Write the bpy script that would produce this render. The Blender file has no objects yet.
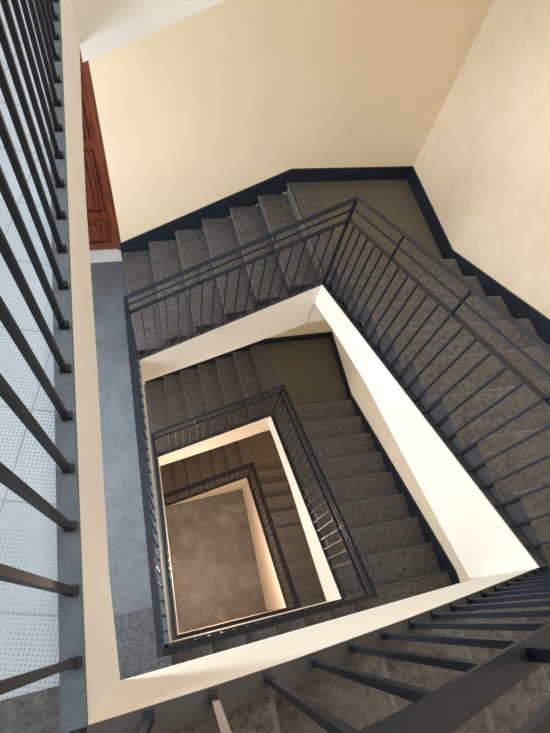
import bpy, bmesh, math, random
from mathutils import Vector, Matrix
random.seed(4)
S = bpy.context.scene
COL = S.collection

# ------------------------------------------------------------ camera
RX, RY = 0.4820, -0.1750
cam_d = bpy.data.cameras.new('camera'); cam = bpy.data.objects.new('camera', cam_d); COL.objects.link(cam)
cam.matrix_world = Matrix.Translation((0, 0, 1.064)) @ Matrix.Rotation(RX, 4, 'X') @ Matrix.Rotation(RY, 4, 'Y')
cam_d.sensor_fit = 'HORIZONTAL'; cam_d.sensor_width = 36
cam_d.lens = 482.5 * 36 / 550; cam_d.clip_start = 0.02
S.camera = cam
# ------------------------------------------------------------ world, lights, exposure
w = bpy.data.worlds.new('world'); S.world = w; w.use_nodes = True
bg = w.node_tree.nodes['Background']; bg.inputs[0].default_value = (0.75, 0.86, 1, 1); bg.inputs[1].default_value = 1.0
def area(name, loc, direction, sx, sy, power, color, spread=180):
    l = bpy.data.lights.new(name, 'AREA'); l.shape = 'RECTANGLE'; l.size = sx; l.size_y = sy
    l.energy = power; l.color = color; l.spread = math.radians(spread)
    o = bpy.data.objects.new(name, l); COL.objects.link(o); o.location = loc
    o.rotation_euler = Vector(direction).to_track_quat('-Z', 'Y').to_euler(); return o
def bulb(name, loc, power, color, r=0.12):
    l = bpy.data.lights.new(name, 'POINT'); l.energy = power; l.color = color; l.shadow_soft_size = r
    o = bpy.data.objects.new(name, l); COL.objects.link(o); o.location = loc; return o
DAY = (0.93, 0.97, 1.0); WARM = (1.0, 0.86, 0.66)
area('window_light_upper', (-2.45, 1.0, 1.75), (1, 0, -0.35), 1.6, 1.7, 68, DAY)
area('window_light_middle', (-2.45, 1.35, -1.9), (1, 0.05, -0.15), 1.6, 1.6, 172, (.78, .89, 1.0))
area('window_light_lower', (-2.45, 1.2, -5.4), (1, 0, 0.0), 1.6, 1.6, 105, DAY)
area('overhead_fill', (1.2, 1.4, 3.35), (0, 0, -1), 2.6, 2.6, 110, (1.0, 0.97, 0.93))  # added fill light from above, the ceiling has no opening here
bulb('hall_lamp_lower', (2.0, 3.3, -8.2), 5, WARM)
bulb('hall_lamp_ground', (0.3, 1.0, -8.3), 135, (1.0, 0.74, 0.56))
S.view_settings.view_transform = 'Standard'; S.view_settings.look = 'None'
S.view_settings.gamma = 1; S.view_settings.use_curve_mapping = False
S.view_settings.exposure = 0.06

# ------------------------------------------------------------ plan (metres, seen from above)
V2 = lambda x, y: Vector((x, y))
A, B, C, D = V2(-.528, 2.535), V2(1.306, 2.891), V2(1.719, .104), V2(-.166, -.137)
G, K, R = V2(-.794, 3.926), V2(2.478, 4.354), V2(2.643, 3.144)
e_top = (K - G).normalized(); g_right = (R - K).normalized()
SE = V2(3.22, -1.12); f_bot = (D - C).normalized(); n_bot = V2(-(-f_bot.y), -f_bot.x)   # points away from the well
n_bot = V2(.123, -.992)
NW = G - e_top * 2.2; SW = V2(-2.42, -1.82)
L = [0, -3.68, -7.151, -11.095]                    # floor heights of the storey landings
HS = [3.68, 3.471, 3.944]
CURB = .054; DC = 1.338; DB = 2.739; TH = .545; CW = .045
def storey(n):       # flights between landing n+1 (low) and landing n (high)
    if n == -1: return dict(lo=0, hi=3.68, H=3.68)
    return dict(lo=L[n+1], hi=L[n], H=HS[n])
def offset_corners(d):
    P = [A, B, C, D]; out = []
    for i in range(4):
        p0, p1, p2 = P[i-1], P[i], P[(i+1) % 4]
        d1 = (p1-p0).normalized(); d2 = (p2-p1).normalized()
        n1 = V2(-d1.y, d1.x); n2 = V2(-d2.y, d2.x)   # outward for the clockwise ring
        m = (n1+n2).normalized(); out.append(p1 + m * (d / m.dot(n1)))
    return out
wall_top = lambda k: G + e_top * (-.265 + .305*k)
wall_right = lambda k: K + g_right * (1.001 + .345*k)
wall_bot = lambda k: C.lerp(D, (k-1)/6) + n_bot * 1.4
def cut(p, q, a): return p + (q-p).normalized() * a

# ------------------------------------------------------------ materials
def mat(name, build):
    m = bpy.data.materials.new(name); m.use_nodes = True; nt = m.node_tree
    build(nt, nt.nodes['Principled BSDF'], nt.nodes.new('ShaderNodeTexCoord')); return m
def noise(nt, tc, scale, detail=6, rough=.6, mapping=None):
    n = nt.nodes.new('ShaderNodeTexNoise'); n.inputs['Scale'].default_value = scale
    n.inputs['Detail'].default_value = detail; n.inputs['Roughness'].default_value = rough
    if mapping:
        mp = nt.nodes.new('ShaderNodeMapping'); mp.inputs['Scale'].default_value = mapping[0]; mp.inputs['Rotation'].default_value = mapping[1]
        nt.links.new(tc.outputs['Object'], mp.inputs[0]); nt.links.new(mp.outputs[0], n.inputs[0])
    else: nt.links.new(tc.outputs['Object'], n.inputs[0])
    return n.outputs['Fac']
def ramp(nt, fac, stops):
    r = nt.nodes.new('ShaderNodeValToRGB'); els = r.color_ramp.elements
    els[0].position, els[0].color = stops[0][0], (*stops[0][1], 1); els[1].position, els[1].color = stops[-1][0], (*stops[-1][1], 1)
    for p, c in stops[1:-1]: e = els.new(p); e.color = (*c, 1)
    nt.links.new(fac, r.inputs[0]); return r.outputs[0]
def mix(nt, fac, a, b, mode='MIX'):
    m = nt.nodes.new('ShaderNodeMix'); m.data_type = 'RGBA'; m.blend_type = mode
    for i, v in ((0, fac), (6, a), (7, b)):
        if hasattr(v, 'links'): nt.links.new(v, m.inputs[i])
        else: m.inputs[i].default_value = v if i == 0 else (*v, 1)
    return m.outputs[2]
def bump(nt, bs, fac, strength, dist=.01):
    b = nt.nodes.new('ShaderNodeBump'); b.inputs['Strength'].default_value = strength; b.inputs['Distance'].default_value = dist
    nt.links.new(fac, b.inputs['Height']); nt.links.new(b.outputs[0], bs.inputs['Normal'])
def plaster(c1, c2, streak=None):
    def f(nt, bs, tc):
        c = ramp(nt, noise(nt, tc, 1.6, 5), [(.3, c1), (.7, c2)])
        if streak:
            s = noise(nt, tc, 1.0, 4, .6, ((.35, 6, 6), (0, .6, 0)))
            c = mix(nt, ramp(nt, s, [(.45, (0, 0, 0)), (.7, (1, 1, 1))]), c, streak)
        nt.links.new(c, bs.inputs['Base Color']); bs.inputs['Roughness'].default_value = .75
        bump(nt, bs, noise(nt, tc, 90, 3), .12, .004)
    return f
M = {}
M['wall'] = mat('cream_wall_paint', plaster((.82, .66, .455), (.86, .705, .50)))
M['wall_right'] = mat('cream_wall_paint_streaked', plaster((.82, .675, .49), (.85, .71, .525), (.79, .64, .46)))
M['face'] = mat('pale_cream_plaster', plaster((.80, .74, .645), (.84, .78, .69)))
M['face_grey'] = mat('grey_white_plaster', plaster((.70, .685, .655), (.75, .735, .705)))
def granite(dark, light, stain, nosing=False):
    def f(nt, bs, tc):
        base = ramp(nt, noise(nt, tc, 24, 10, .9), [(.38, dark), (.5, tuple((a+b)/2 for a, b in zip(dark, light))), (.64, light)])
        st = ramp(nt, noise(nt, tc, 3.2, 6, .65), [(.42, (0, 0, 0)), (.68, (1, 1, 1))])
        c = mix(nt, st, base, mix(nt, .65, base, stain))
        sp = ramp(nt, noise(nt, tc, 7, 7, .7), [(.60, (0, 0, 0)), (.70, (1, 1, 1))])
        c = mix(nt, sp, c, mix(nt, .5, c, dark))
        nt.links.new(c, bs.inputs['Base Color']); bs.inputs['Roughness'].default_value = .62
        bump(nt, bs, noise(nt, tc, 42, 7, .8), .7, .010)
    return f
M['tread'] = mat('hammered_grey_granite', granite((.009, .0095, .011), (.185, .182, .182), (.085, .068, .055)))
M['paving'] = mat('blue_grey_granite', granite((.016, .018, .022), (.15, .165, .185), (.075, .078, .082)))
M['nosing'] = mat('granite_edge_highlight', granite((.07, .07, .07), (.20, .20, .20), (.13, .115, .10)))  # lighter stone colour paints the edge highlight along each nosing
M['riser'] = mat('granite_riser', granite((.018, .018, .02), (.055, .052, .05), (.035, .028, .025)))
M['landing'] = mat('brown_grey_terrazzo', granite((.085, .076, .06), (.145, .128, .102), (.115, .09, .06)))
M['curb'] = mat('dark_slate_curb', granite((.045, .066, .09), (.105, .145, .185), (.08, .10, .125)))
def slabs(nt, bs, tc):
    b = nt.nodes.new('ShaderNodeTexBrick'); mp = nt.nodes.new('ShaderNodeMapping'); mp.inputs['Rotation'].default_value = (0, 0, 1.45)
    nt.links.new(tc.outputs['Object'], mp.inputs[0]); nt.links.new(mp.outputs[0], b.inputs[0])
    b.inputs['Scale'].default_value = 1; b.inputs['Brick Width'].default_value = .62; b.inputs['Row Height'].default_value = .31
    b.inputs['Mortar Size'].default_value = .0035; b.inputs['Color1'].default_value = (.095, .106, .118, 1)
    b.inputs['Color2'].default_value = (.108, .12, .134, 1); b.inputs['Mortar'].default_value = (.07, .08, .09, 1)
    c = mix(nt, ramp(nt, noise(nt, tc, 5, 8, .7), [(.35, (0, 0, 0)), (.7, (1, 1, 1))]), b.outputs[0], (.145, .170, .195))
    c = mix(nt, ramp(nt, noise(nt, tc, 26, 8, .8), [(.52, (0, 0, 0)), (.72, (1, 1, 1))]), c, (.06, .065, .07))
    nt.links.new(c, bs.inputs['Base Color']); bs.inputs['Roughness'].default_value = .5
    bump(nt, bs, noise(nt, tc, 60, 5), .2, .004)
M['slab'] = mat('grey_stone_slabs', slabs)
def dotted(nt, bs, tc):
    mp = nt.nodes.new('ShaderNodeMapping'); mp.inputs['Rotation'].default_value = (0, 0, .13)
    nt.links.new(tc.outputs['Object'], mp.inputs[0])
    ch = nt.nodes.new('ShaderNodeTexVoronoi'); ch.inputs['Scale'].default_value = 125; ch.inputs['Randomness'].default_value = 0
    nt.links.new(mp.outputs[0], ch.inputs[0])
    dots = ramp(nt, ch.outputs['Distance'], [(.22, (1, 1, 1)), (.36, (0, 0, 0))])
    b = nt.nodes.new('ShaderNodeTexBrick'); b.offset = 0; b.inputs['Scale'].default_value = 1
    b.inputs['Brick Width'].default_value = .2; b.inputs['Row Height'].default_value = .2; b.inputs['Mortar Size'].default_value = .003
    b.inputs['Color1'].default_value = (.35, .43, .51, 1); b.inputs['Color2'].default_value = (.40, .485, .565, 1); b.inputs['Mortar'].default_value = (.22, .28, .33, 1)
    nt.links.new(mp.outputs[0], b.inputs[0])
    patch = ramp(nt, noise(nt, tc, 3.5, 6, .65), [(.40, (0, 0, 0)), (.62, (1, 1, 1))])
    c = mix(nt, dots, b.outputs[0], mix(nt, patch, (.20, .265, .34), (.32, .395, .47)))
    c = mix(nt, ramp(nt, noise(nt, tc, 11, 8, .7), [(.5, (0, 0, 0)), (.75, (1, 1, 1))]), c, (.38, .45, .49))
    nt.links.new(c, bs.inputs['Base Color']); bs.inputs['Roughness'].default_value = .38
    bump(nt, bs, dots, .3, .003)
M['dotted'] = mat('dotted_grey_tiles', dotted)
def ground(nt, bs, tc):
    c = ramp(nt, noise(nt, tc, 2.2, 8, .7), [(.3, (.09, .088, .085)), (.52, (.16, .15, .14)), (.72, (.27, .25, .23))])
    nt.links.new(c, bs.inputs['Base Color']); bs.inputs['Roughness'].default_value = .45
M['ground'] = mat('polished_concrete', ground)
def paint(c, rough, metal=0.0, var=.25):
    def f(nt, bs, tc):
        col = ramp(nt, noise(nt, tc, 14, 5), [(.3, tuple(v*(1-var) for v in c)), (.7, tuple(v*(1+var) for v in c))])
        nt.links.new(col, bs.inputs['Base Color']); bs.inputs['Roughness'].default_value = rough; bs.inputs['Metallic'].default_value = metal
    return f
M['iron'] = mat('charcoal_painted_iron', paint((.0055, .0105, .020), .48))
M['iron'].node_tree.nodes['Principled BSDF'].inputs['Specular IOR Level'].default_value = .4
M['skirt'] = mat('blue_black_skirting_paint', paint((.010, .016, .026), .4))
M['band'] = mat('charcoal_curb_paint', paint((.030, .031, .034), .6))
M['marble'] = mat('white_marble', paint((.68, .68, .68), .35, 0, .08))
M['white'] = mat('white_paint', paint((.8, .8, .8), .5, 0, .03))
def wood(nt, bs, tc):
    s = noise(nt, tc, 3, 6, .6, ((9, 9, .8), (0, 0, 0)))
    nt.links.new(ramp(nt, s, [(.3, (.055, .010, .004)), (.55, (.16, .032, .011)), (.75, (.25, .06, .02))]), bs.inputs['Base Color'])
    bs.inputs['Roughness'].default_value = .35
M['wood'] = mat('red_brown_varnished_wood', wood)
M['dark_wood'] = mat('dark_groove_wood', paint((.035, .008, .005), .5))
def glass(nt, bs, tc):
    bs.inputs['Transmission Weight'].default_value = 1; bs.inputs['Roughness'].default_value = .02; bs.inputs['IOR'].default_value = 1.1
M['glass'] = mat('window_glass', glass)

# ------------------------------------------------------------ helpers
def new_obj(name, bm, mats, parent=None):
    me = bpy.data.meshes.new(name); bmesh.ops.recalc_face_normals(bm, faces=bm.faces); bm.to_mesh(me); bm.free()
    for m in (mats if isinstance(mats, (list, tuple)) else [mats]): me.materials.append(m)
    o = bpy.data.objects.new(name, me); COL.objects.link(o); o.parent = parent; return o
def prism(bm, poly, top, bot, mi=0):
    n = len(poly); tz = top if isinstance(top, (list, tuple)) else [top]*n; bz = bot if isinstance(bot, (list, tuple)) else [bot]*n
    t = [bm.verts.new((p[0], p[1], z)) for p, z in zip(poly, tz)]; b = [bm.verts.new((p[0], p[1], z)) for p, z in zip(poly, bz)]
    fs = []
    if n == 4:      # sloped quads may be twisted: keep them as triangles
        fs += [bm.faces.new((t[0], t[1], t[2])), bm.faces.new((t[0], t[2], t[3])), bm.faces.new((b[2], b[1], b[0])), bm.faces.new((b[3], b[2], b[0]))]
    else: fs += [bm.faces.new(t), bm.faces.new(b[::-1])]
    for i in range(n): j = (i+1) % n; fs.append(bm.faces.new((t[i], b[i], b[j], t[j])))
    for f in fs: f.material_index = mi
    return fs
def bar(bm, p, q, w, h, up=Vector((0, 0, 1)), mi=0):
    p, q = Vector(p), Vector(q); d = (q-p).normalized(); s = d.cross(up)
    s = s.normalized() if s.length > 1e-5 else Vector((1, 0, 0)); u = s.cross(d).normalized(); r = []
    for c in (p, q): r.append([bm.verts.new(c + s*a*w/2 + u*b*h/2) for a, b in ((-1, -1), (1, -1), (1, 1), (-1, 1))])
    fs = [bm.faces.new(r[0][::-1]), bm.faces.new(r[1])] + [bm.faces.new((r[0][i], r[0][(i+1) % 4], r[1][(i+1) % 4], r[1][i])) for i in range(4)]
    for f in fs: f.material_index = mi
def bevel(bm, w, seg=1): bmesh.ops.bevel(bm, geom=list(bm.edges), offset=w, segments=seg, affect='EDGES', clamp_overlap=True)
def P3(p, z): return Vector((p[0], p[1], z))
def empty(name, loc, label=None, cat=None, group=None):
    o = bpy.data.objects.new(name, None); COL.objects.link(o); o.location = loc; o.empty_display_size = .1
    if label: o['label'] = label; o['category'] = cat
    if group: o['group'] = group
    return o
def adopt(root, *obs):
    root_m = Matrix.Translation(root.location)
    for o in obs: o.parent = root; o.matrix_parent_inverse = root_m.inverted()
def struct(o, kind='structure'): o['kind'] = kind; return o

# ------------------------------------------------------------ the shell: walls
ZB, ZT = L[3] - .3, 3.6
TW = .25
def outn(p, q):         # normal pointing out of the building for p->q clockwise
    d = (q-p).normalized(); return V2(-d.y, d.x)
def wall_quad(bm, p, q, z0, z1, ext=0):
    n = outn(p, q); prism(bm, [p, q, q+n*TW, p+n*TW], z1, z0)
def mitre(ring, i, d):
    p0, p1, p2 = ring[i-1], ring[i], ring[(i+1) % len(ring)]
    n1, n2 = outn(p0, p1), outn(p1, p2); m = (n1+n2).normalized(); return p1 + m*(d/m.dot(n1))
RING = [NW, K, SE, SW]; OUT = [mitre(RING, i, TW) for i in range(4)]
DOORX0, DOORX1 = 1.10, 2.2 + .02      # distances from NW along the back wall
def on_back(s, inward=0): n = outn(NW, K); return NW + e_top*s - n*inward
# back wall with the door opening on the L1 landing
DZ0, DZ1 = L[1], L[1] + 2.45
bm = bmesh.new()
nb = outn(NW, K); Lb = (K-NW).length
prism(bm, [on_back(0), on_back(DOORX0), on_back(DOORX0, -TW), OUT[0]], ZT, ZB)
prism(bm, [on_back(DOORX1), K, OUT[1], on_back(DOORX1, -TW)], ZT, ZB)
prism(bm, [on_back(DOORX0), on_back(DOORX1), on_back(DOORX1, -TW), on_back(DOORX0, -TW)], ZT, DZ1)
prism(bm, [on_back(DOORX0), on_back(DOORX1), on_back(DOORX1, -TW), on_back(DOORX0, -TW)], DZ0 - .001, ZB)
struct(new_obj('wall_back', bm, M['wall']))
bm = bmesh.new(); prism(bm, [K, SE, OUT[2], OUT[1]], ZT, ZB); struct(new_obj('wall_right', bm, M['wall_right']))
bm = bmesh.new(); prism(bm, [SE, SW, OUT[3], OUT[2]], ZT, ZB); struct(new_obj('wall_front', bm, M['wall']))
# left wall with one window per storey
bm = bmesh.new(); n = outn(SW, NW); dl = (NW-SW).normalized(); LW = (NW-SW).length
def on_left(s, o=0): return SW + dl*s + n*o
ws0, ws1 = LW/2 - .85, LW/2 + .75
wz = [(l + .85, l + 2.65) for l in (L[0], L[1], L[2])]
prism(bm, [on_left(0), on_left(ws0), on_left(ws0, TW), OUT[3]], ZT, ZB)
prism(bm, [on_left(ws1), on_left(LW), OUT[0], on_left(ws1, TW)], ZT, ZB)
zs = [ZT] + [z for a, b in wz for z in (b, a)] + [ZB]
for i in range(0, len(zs), 2):
    prism(bm, [on_left(ws0), on_left(ws1), on_left(ws1, TW), on_left(ws0, TW)], zs[i], zs[i+1])
struct(new_obj('wall_left', bm, M['wall']))
for i, (a, b) in enumerate(wz):
    bm = bmesh.new(); o = .12
    for s in (ws0+.03, (ws0+ws1)/2, ws1-.03): bar(bm, P3(on_left(s, o), a), P3(on_left(s, o), b), .06, .06, Vector((0, 1, 0)))
    for z in (a+.03, b-.03): bar(bm, P3(on_left(ws0+.06, o), z), P3(on_left(ws1-.06, o), z), .06, .06)
    fr = struct(new_obj('window_%d' % (i+1), bm, M['white']))
    bm = bmesh.new(); bar(bm, P3(on_left(ws0+.05, o), (a+b)/2), P3(on_left(ws1-.05, o), (a+b)/2), .006, b-a-.1)
    new_obj('pane', bm, M['glass'], fr)
# ceiling
bm = bmesh.new(); prism(bm, OUT, ZT+.15, ZT); struct(new_obj('ceiling', bm, M['white']))

def lean(bm, P, Q, zcut, zP=0, zQ=0):
    """the old plaster face leans inwards a little towards its foot near the corner D"""
    d = Q-P; l2 = d.dot(d); n = V2(-d.y, d.x).normalized()
    for v in bm.verts:
        w_ = v.co.xy - P; t = w_.dot(d)/l2; cut_ = zcut if zcut is not None else zP+(zQ-zP)*t-.25
        if abs(w_.dot(n)) < 1e-3 and v.co.z < cut_: v.co.x -= .014*max(t, 0); v.co.y += .017*max(t, 0)
# ------------------------------------------------------------ ground floor slab and the storey landings
bm = bmesh.new(); prism(bm, [NW, K, SE, SW], L[3], L[3]-.3); gf = struct(new_obj('floor', bm, M['ground']))
CI = offset_corners(CW); CL = offset_corners(.06)
bot7 = wall_bot(7); bot7 = D + n_bot*1.4
def line_x(p, d, q, e):
    den = d.x*e.y - d.y*e.x; t = ((q.x-p.x)*e.y - (q.y-p.y)*e.x)/den; return p + d*t
FB = (SW-SE).normalized()
def to_front(p): return line_x(p, n_bot, SE, FB)      # where a nosing line meets the front wall
def to_front_k(k): return to_front(C.lerp(D, (k-1)/6))
for n_ in range(3):
    z = L[n_]; fl_mat = M['dotted'] if n_ == 0 else M['slab']
    a_in = A + V2(-.040, -.008); d_in = D + V2(-.040, -.005)
    wl = wall_top(1)
    poly = [V2(*p) for p in (a_in, A.lerp(wl, .045), wl, NW, SW, to_front(D), D.lerp(to_front(D), .045), d_in)]
    bm = bmesh.new(); prism(bm, poly, z, z-.21)
    fo = struct(new_obj('floor', bm, fl_mat))
    bm = bmesh.new()
    inset = [a_in, A.lerp(wl, .045), wl, NW, SW, to_front(D), D.lerp(to_front(D), .045), d_in]
    prism(bm, inset, z-.21, z-.32); new_obj('landing_slab', bm, M['face'], fo)
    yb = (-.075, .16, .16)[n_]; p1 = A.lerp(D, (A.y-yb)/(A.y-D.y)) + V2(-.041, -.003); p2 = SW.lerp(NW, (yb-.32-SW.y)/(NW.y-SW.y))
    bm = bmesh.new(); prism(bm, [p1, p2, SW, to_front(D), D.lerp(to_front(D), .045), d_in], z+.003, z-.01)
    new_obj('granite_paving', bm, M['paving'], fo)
    bm = bmesh.new(); tt = [(0, -.46), (.24, -.41), (.41, -.395), (.51, -.417), (.67, -.447), (.9, -.445), (1, -TH)]
    for (t0, h0), (t1, h1) in zip(tt, tt[1:]):
        if n_: h0 = h1 = -TH
        u0, u1 = A.lerp(D, t0), A.lerp(D, t1); o0, o1 = a_in.lerp(d_in, t0), a_in.lerp(d_in, t1)
        prism(bm, [u0, u1, o1, o0], z+CURB-.014, [z+CURB+h0, z+CURB+h1, z+CURB+h1, z+CURB+h0])
    if n_ == 0: lean(bm, A, D, z-.2)
    bmesh.ops.remove_doubles(bm, verts=bm.verts, dist=1e-5); new_obj('slab_edge', bm, M['face_grey'] if n_ == 0 else M['face'], fo)
    bm = bmesh.new(); prism(bm, [A, D, d_in, a_in], z+CURB, z+CURB-.014); new_obj('stone_curb', bm, M['curb'], fo)

# ------------------------------------------------------------ stair flights
def flight(name_label, pts, wpts, zlo, r, k0, zP, zQ, P, Q, Pi, Qi, Pw, Qw, solid=None, arch=((0, 0), (1, 0)), under=None, soffit=(TH, TH)):
    """pts/wpts: nosing ends at the well and at the wall (low to high); k0: rise number of the first nosing"""
    root = empty('stair_flight', P3((P+Q+Pw+Qw)/4, (zP+zQ)/2), name_label, 'stairs'); kids = []
    bm = bmesh.new(); lo = (lambda z: solid) if solid is not None else (lambda z: z-TH)
    seg = list(zip(arch, arch[1:])); zl = lambda t: zP + (zQ-zP)*t
    for si, ((t0, h0), (t1, h1)) in enumerate(seg):
        u0, u1, o0, o1 = P.lerp(Q, t0), P.lerp(Q, t1), Pi.lerp(Qi, t0), Pi.lerp(Qi, t1)
        c0, c1 = zl(t0)+h0-.014, zl(t1)+h1-.014; l0, l1 = lo(zl(t0)), lo(zl(t1))
        if under: l0, l1 = zl(t0)-under[si], zl(t1)-under[si+1]
        prism(bm, [u0, u1, o1, o0], [c0, c1, c1, c0], [l0, l1, l1, l0])
    if Q is D and zQ > 0: lean(bm, P, D, None, zP, zQ)
    bmesh.ops.remove_doubles(bm, verts=bm.verts, dist=1e-5)
    kids.append(new_obj('stringer', bm, M['face_grey'] if zlo >= 0 else M['face']))
    bm = bmesh.new(); 
    for (t0, h0), (t1, h1) in seg:
        c0, c1 = zl(t0)+h0, zl(t1)+h1
        prism(bm, [P.lerp(Q, t0), P.lerp(Q, t1), Pi.lerp(Qi, t1), Pi.lerp(Qi, t0)], [c0, c1, c1, c0], [c0-.014, c1-.014, c1-.014, c0-.014])
    bmesh.ops.remove_doubles(bm, verts=bm.verts, dist=1e-5); kids.append(new_obj('painted_curb', bm, M['band']))
    if solid is None:
        tP = min(zP-.13, zlo+(k0-1)*r-.05); tQ = min(zQ-.13, zlo+(k0+len(pts)-2)*r-.05)
        bm = bmesh.new(); prism(bm, [Pi, Qi, Qw, Pw], [tP, tQ, tQ, tP], [zP-soffit[0], zQ-soffit[1], zQ-soffit[1], zP-soffit[0]]); kids.append(new_obj('soffit_slab', bm, M['face']))
    for i in range(len(pts)-1):
        z = zlo + (k0+i)*r
        a, b = pts[i], pts[i+1]; aw, bw = wpts[i], wpts[i+1]
        fa = (b-a).normalized()
        a1, b1 = cut(a, aw, CW+.002), cut(b, bw, CW+.002); a2, b2 = cut(aw, a, .022), cut(bw, b, .022)
        ov = .022                                            # nosing overhang
        a1o, a2o = a1 - fa*ov, a2 - fa*ov; a1n, a2n = a1 - fa*.010, a2 - fa*.010
        bm = bmesh.new()
        f1 = prism(bm, [a1n, b1, b2, a2n], z, z-.035, 0)
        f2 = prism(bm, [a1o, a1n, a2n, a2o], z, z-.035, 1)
        # riser under the nosing, as deep as the step
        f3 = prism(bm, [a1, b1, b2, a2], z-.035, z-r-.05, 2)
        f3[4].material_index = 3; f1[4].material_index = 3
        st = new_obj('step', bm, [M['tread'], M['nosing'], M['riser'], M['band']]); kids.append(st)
    adopt(root, *kids); return root
def corner_landing(label, poly, z, strip, slab_bot, corner_face, beam=None):
    root = empty('stair_landing', P3(sum(poly, V2(0, 0))/len(poly), z-.1), label, 'landing'); kids = []
    bm = bmesh.new(); prism(bm, poly, z, z-.21); kids.append(new_obj('landing_floor', bm, M['landing']))
    bm = bmesh.new(); prism(bm, poly, z-.21, slab_bot); kids.append(new_obj('landing_slab', bm, M['face']))
    bm = bmesh.new(); prism(bm, strip, z+.002, z-.035); kids.append(new_obj('edge_stone', bm, M['tread']))
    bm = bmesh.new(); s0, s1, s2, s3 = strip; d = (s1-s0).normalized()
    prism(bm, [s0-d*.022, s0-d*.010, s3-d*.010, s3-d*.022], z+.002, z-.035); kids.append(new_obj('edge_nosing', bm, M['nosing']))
    for p, dr, zt, zb in (beam or []):
        bm = bmesh.new(); q = V2(-dr.y, dr.x)*.18; prism(bm, [p-dr*.01, p+dr*.9, p+dr*.9+q, p-dr*.01+q], zt, zb); kids.append(new_obj('landing_beam', bm, M['face']))
    adopt(root, *kids); return root
ARCH = ((0, -.02), (.2, .03), (.45, .085), (.6, .11), (.8, .105), (.9, .062), (1, .0))
LAB_TOP = {-1: 'stair flight overhead, only its pale grey side face showing above the cream wall',
           0: 'grey granite stair flight along the cream wall, starting beside the red-brown door',
           1: 'brown stair flight one storey below the door, behind the second railing down',
           2: 'lowest short stair flight, its peach side face meeting the ground floor'}
LAB_RIGHT = {0: 'wide grey stair flight along the right cream wall with a broad white side face',
             1: 'middle brown stair flight seen inside the broad white side face, blue-black skirting beside it',
             2: 'lowest dark brown stair flight above the glowing peach side wall'}
LAB_BOT = {0: 'nearest stair flight across the bottom of the view, beneath the thick navy balusters',
           1: 'dark stair flight mostly hidden just beyond the nearest cream side face',
           2: 'lowest stair flight hidden behind two dark railings, only its thin cream edge showing'}
LAB_L1 = {-1: 'corner landing overhead joining the upper flight to the right wall',
          0: 'corner landing of brown-grey stone where the back and right cream walls meet',
          1: 'dark olive-brown corner landing one storey below, framed by black skirting',
          2: 'darkest lowest corner landing half hidden above the ground floor'}
LAB_L2 = {0: 'near corner landing at the bottom right below the thick navy balusters',
          1: 'corner landing at the foot of the middle flight, behind the white side face',
          2: 'lowest near corner landing hidden beyond the dark railings'}
def top_flight(n_):
    s = storey(n_); r = s['H']/23; k = s['H']/3.68
    zA = s['lo']+CURB; zB = s['hi']+CURB-DB*k
    if n_ == -1: zB = zA + .77
    pts = [A.lerp(B, i/6) for i in range(7)]; wp = [wall_top(i+1) for i in range(7)]
    flight(LAB_TOP[n_], pts, wp, s['lo'], r, 1, zA, zB, A, B, cut(A, wp[0], CW), cut(B, wp[-1], CW), wp[0], wp[-1], solid=L[3] if n_ == 2 else None,
           **(dict(arch=((0, 0), (.35, 0), (.6, 0), (.83, 0), (1, 0)), under=(TH, .62, .665, .70, .71)) if n_ in (0, 1) else {}))
    z = s['lo'] + 7*r; w1 = wall_right(1)
    poly = [cut(B, wp[-1], CW+.002), cut(wp[-1], B, .0), K, w1, cut(B, w1, CW+.002), B + (CI[1]-B)*.99]
    d = (pts[6]-pts[5]).normalized()*.27; a1 = poly[0]; a2 = wp[-1]
    corner_landing(LAB_L1[n_], [poly[0], poly[1], poly[2], poly[3], poly[4]], z, [a1, a1+d, a2+d, a2], (z-.42), None, [(B, (B-A).normalized(), zB-.30, zB-.71)] if n_ in (0, 1) else None)
def right_flight(n_):
    s = storey(n_); r = s['H']/23; k = s['H']/3.68
    zB = s['hi']+CURB-DB*k; zC = s['hi']+CURB-DC*k
    pts = [B.lerp(C, i/8) for i in range(9)]; wp = [wall_right(i+1) for i in range(9)]
    flight(LAB_RIGHT[n_], pts, wp, s['lo'], r, 8, zB, zC, B, C, cut(B, wp[0], CW), cut(C, wp[-1], CW), wp[0], wp[-1], solid=L[3] if n_ == 2 else None,
           **(dict(arch=((0, 0), (.16, 0), (.31, 0), (.42, 0), (.69, 0), (.88, 0), (1, 0)), under=(.34, .34, .375, .40, .55, .65, .70), soffit=(.30, .5)) if n_ in (0, 1) else {}))
    z = s['lo'] + 16*r; w1 = to_front_k(1)
    poly = [cut(C, wp[-1], CW+.002), wp[-1], SE, w1, cut(C, w1, CW+.002)]
    d = (pts[8]-pts[7]).normalized()*.27
    corner_landing(LAB_L2[n_], poly, z, [poly[0], poly[0]+d, wp[-1]+d, wp[-1]], z-.5, None)
def bottom_flight(n_):
    s = storey(n_); r = s['H']/23; k = s['H']/3.68
    zC = s['hi']+CURB-DC*k; zD = s['hi']+CURB
    pts = [C.lerp(D, i/6) for i in range(7)]; wp = [to_front_k(i+1) for i in range(7)]
    flight(LAB_BOT[n_], pts, wp, s['lo'], r, 17, zC, zD, C, D, cut(C, wp[0], CW), cut(D, wp[-1], CW), wp[0], wp[-1], arch=ARCH if n_ == 0 else ((0, 0), (1, 0)))
for n_ in (-1, 0, 1, 2): top_flight(n_)
for n_ in (0, 1, 2): right_flight(n_); bottom_flight(n_)

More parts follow.
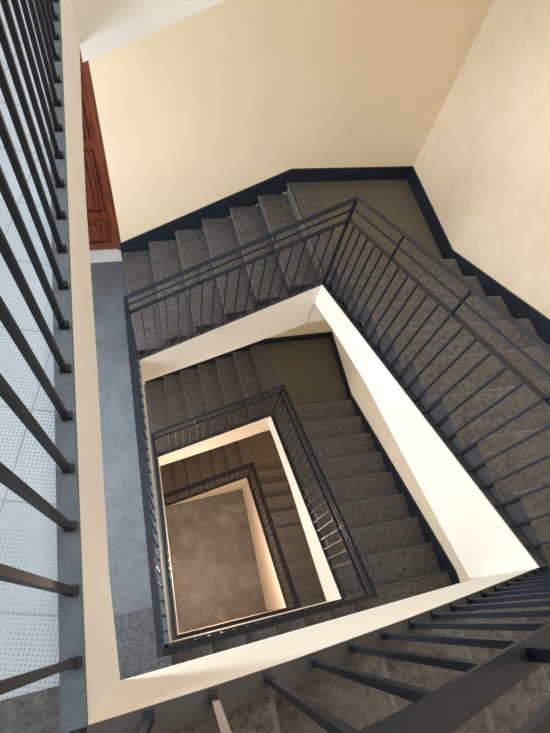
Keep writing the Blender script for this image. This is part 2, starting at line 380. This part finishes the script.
# ------------------------------------------------------------ blue-black skirting on the walls
def skirt(name, p, q, kp, n_in, zs_top, zs_bot):
    """kp: parameters (0-1) along p->q with top heights zs_top and bottom heights zs_bot"""
    bm = bmesh.new(); th = .018
    for i in range(len(kp)-1):
        a, b = p.lerp(q, kp[i]), p.lerp(q, kp[i+1])
        prism(bm, [a, b, b+n_in*th, a+n_in*th], [zs_top[i], zs_top[i+1], zs_top[i+1], zs_top[i]], [zs_bot[i], zs_bot[i+1], zs_bot[i+1], zs_bot[i]])
    o = new_obj(name, bm, M['skirt']); return struct(o)
SK = .17; tn = 1
for n_ in (-1, 0, 1, 2):
    s = storey(n_); r = s['H']/23
    p1, p7 = wall_top(1), wall_top(7); Lk = (K-p1).length
    skirt('trim_%d' % tn, p1 - e_top*.04, K, [0, .04/(Lk+.04), ((p7-p1).length+.04)/(Lk+.04), 1], -outn(NW, K),
          [s['lo']+r+SK-.04, s['lo']+r+SK-.02, s['lo']+7*r+SK, s['lo']+7*r+SK], [s['lo']+.001, s['lo']+.001, s['lo']+7*r-.12, s['lo']+7*r-.0]); tn += 1
    if n_ < 0: continue
    q0, q9 = K + g_right*1.22, wall_right(9); LL = (SE-K).length
    skirt('trim_%d' % tn, K, SE, [0, 1.22/LL, (q9-K).length/LL, 1], -outn(K, SE),
          [s['lo']+7*r+SK, s['lo']+7*r+SK, s['lo']+16*r+SK, s['lo']+16*r+SK], [s['lo']+7*r, s['lo']+7*r, s['lo']+16*r-.12, s['lo']+16*r]); tn += 1
    b1, b7 = to_front_k(1), to_front_k(7); LL = (SW-SE).length; m = (b1-SE).length/LL
    skirt('trim_%d' % tn, SE, SW, [0, m, (b7-SE).length/LL, 1], -outn(SE, SW),
          [s['lo']+16*r+SK, s['lo']+16*r+SK, s['hi']+SK, s['hi']+SK], [s['lo']+16*r, s['lo']+16*r, s['hi']-.12, s['hi']]); tn += 1
for n_ in range(3):
    skirt('trim_%d' % tn, SW, NW, [0, 1], -outn(SW, NW), [L[n_]+SK]*2, [L[n_]]*2); tn += 1

# ------------------------------------------------------------ the door on the middle landing
dz = L[1]; REC = -.17
def dbk(s, z, o=0): return P3(on_back(s, REC+o), z)
bm = bmesh.new(); s0, s1 = DOORX0, DOORX1
bar(bm, dbk(s0+.035, dz+.02), dbk(s0+.035, DZ1), .07, .07, Vector((0, 1, 0)))
bar(bm, dbk(s1-.03, dz+.02), dbk(s1-.03, DZ1), .06, .07, Vector((0, 1, 0)))
bar(bm, dbk(s0+.07, DZ1-.03), dbk(s1-.06, DZ1-.03), .07, .06)
door = struct(new_obj('door_1', bm, M['wood']))
a, b = s0+.075, s1-.065
for i, (u, v) in enumerate(((a, (a+b)/2-.002), ((a+b)/2+.002, b))):
    bm = bmesh.new(); mid = (dz+.02+DZ1-.06)/2
    bar(bm, dbk((u+v)/2, dz+.025), dbk((u+v)/2, DZ1-.065), v-u, .035, -Vector((nb.x, nb.y, 0)))
    leaf = new_obj('door_leaf', bm, M['wood'], door)
    bm = bmesh.new()
    for z0, z1 in ((dz+.15, dz+.52), (dz+.64, dz+1.42), (dz+1.54, DZ1-.2)):
        # deep moulding frame with a raised field inside
        nv = Vector((nb.x, nb.y, 0))
        for (p, q) in (((u+.07, z0), (u+.07, z1)), ((v-.07, z0), (v-.07, z1)), ((u+.07, z0), (v-.07, z0)), ((u+.07, z1), (v-.07, z1))):
            bar(bm, dbk(p[0], p[1], .024), dbk(q[0], q[1], .024), .018, .034, nv)
        for (p, q) in (((u+.088, z0), (u+.088, z1)), ((v-.088, z0), (v-.088, z1)), ((u+.088, z0+.02), (v-.088, z0+.02)), ((u+.088, z1-.02), (v-.088, z1-.02))):
            bar(bm, dbk(p[0], p[1], .018), dbk(q[0], q[1], .018), .014, .012, nv, 1)
        bar(bm, dbk((u+v)/2, z0+.07, .024), dbk((u+v)/2, z1-.07, .024), v-u-.29, .022, nv)
    new_obj('panel_moulding', bm, [M['wood'], M['dark_wood']], leaf)
bm = bmesh.new(); prism(bm, [on_back(s0), on_back(s1), on_back(s1, -TW), on_back(s0, -TW)], dz+.02, dz+.0)
prism(bm, [on_back(s0, .0), on_back(s1, .0), on_back(s1, .015), on_back(s0, .015)], dz+.02, dz+.0)
th = new_obj('trim_%d' % tn, bm, M['marble']); struct(th); tn += 1

# ------------------------------------------------------------ railings
INS = .018
RI = offset_corners(INS)
HT, HM, HL = 1.10, .985, .855
def baluster_mesh(h):
    bm = bmesh.new(); bar(bm, (0, 0, 0), (0, 0, h), .0125, .0125, Vector((0, 1, 0)))
    bar(bm, (-.008, 0, .007), (.014, 0, .007), .016, .014)
    me = bpy.data.meshes.new('baluster'); bmesh.ops.recalc_face_normals(bm, faces=bm.faces); bm.to_mesh(me); bm.free(); me.materials.append(M['iron']); return me
def rail_run(label, P, Q, zP, zQ, nb_, struts, posts, heights=(1.10, .985, .855), arch=((0, 0), (1, 0))):
    root = empty('stair_railing', P3((P+Q)/2, (zP+zQ)/2), label, 'railing', None); kids = []
    HT, HM, HL = heights; BAL = baluster_mesh(HL)
    def rise(t):
        for (t0, h0), (t1, h1) in zip(arch, arch[1:]):
            if t <= t1: return h0 + (h1-h0)*(t-t0)/(t1-t0)
        return arch[-1][1]
    f = lambda t, h: P3(P.lerp(Q, t), zP + (zQ-zP)*t + rise(t) + h)
    for nm, h, w_, t_ in (('handrail', HT, .040, .010), ('middle_rail', HM, .012, .014), ('lower_rail', HL+.005, .036, .010)):
        bm = bmesh.new(); side = (Q-P).normalized(); side = Vector((side.y, -side.x, 0))*w_/2; rings = []
        for k, (t, _) in enumerate(arch):
            c = f(t, h) + P3((Q-P).normalized(), 0)*(-.015 if k == 0 else .015 if k == len(arch)-1 else 0); v = Vector((0, 0, t_/2))
            rings.append([bm.verts.new(c+a) for a in (-side-v, side-v, side+v, -side+v)])
        for a, b in zip(rings, rings[1:]):
            for i in range(4): bm.faces.new((a[i], a[(i+1) % 4], b[(i+1) % 4], b[i]))
        bm.faces.new(rings[0][::-1]); bm.faces.new(rings[-1]); kids.append(new_obj(nm, bm, M['iron']))
    for t in posts:
        bm = bmesh.new(); bar(bm, f(t, 0), f(t, 1.095), .024, .024, Vector((0, 1, 0))); kids.append(new_obj('post', bm, M['iron']))
    for i in range(1, struts):
        bm = bmesh.new(); t = i/struts; bar(bm, f(t, HL), f(t, HT-.004), .014, .016, Vector((0, 1, 0))); kids.append(new_obj('strut', bm, M['iron']))
    d2 = (Q-P); ang = math.atan2(d2.y, d2.x)
    for i in range(1, nb_):
        t = i/nb_; o = bpy.data.objects.new('baluster', BAL); COL.objects.link(o); o.location = f(t, 0)
        o.rotation_euler = (0, 0, ang + math.pi/2 + math.pi); kids.append(o)
    adopt(root, *kids); return root
RN = [('iron railing of the back flight beside the red-brown door', 'iron railing of the right flight along the top of the broad white side face', 'nearest iron railing at the bottom right with thick navy balusters', 'iron railing at the left edge in front of the blue dotted landing floor'),
      ('second railing down across the back, above the brown steps', 'second railing down on the right, along the narrow white side face', 'black railing just beyond the nearest cream side face, crossing the bottom', 'long dark blue railing left of centre beside the grey slab floor'),
      ('lowest and smallest railing across the back, above the peach face', 'lowest railing on the right, above the glowing peach side wall', 'lowest railing crossing the bottom beside the ground floor', 'innermost left railing beside the ground floor')]
for n_ in range(3):
    s = storey(n_); k = s['H']/3.68
    zA, zB, zC, zD = s['lo']+CURB, s['hi']+CURB-DB*k, s['hi']+CURB-DC*k, s['hi']+CURB
    rail_run(RN[n_][0], RI[0], RI[1], zA, zB, 17, 3, (0, 1))
    rail_run(RN[n_][1], RI[1], RI[2], zB, zC, 24, 4, ())
    rail_run(RN[n_][2], RI[2], RI[3], zC, zD, 17, 3, (0, 1), *(((.90, .78, .635), ARCH) if n_ == 0 else ()))
    rail_run(RN[n_][3], RI[3], RI[0], s['hi']+CURB, s['hi']+CURB, 24, 4, (0,))
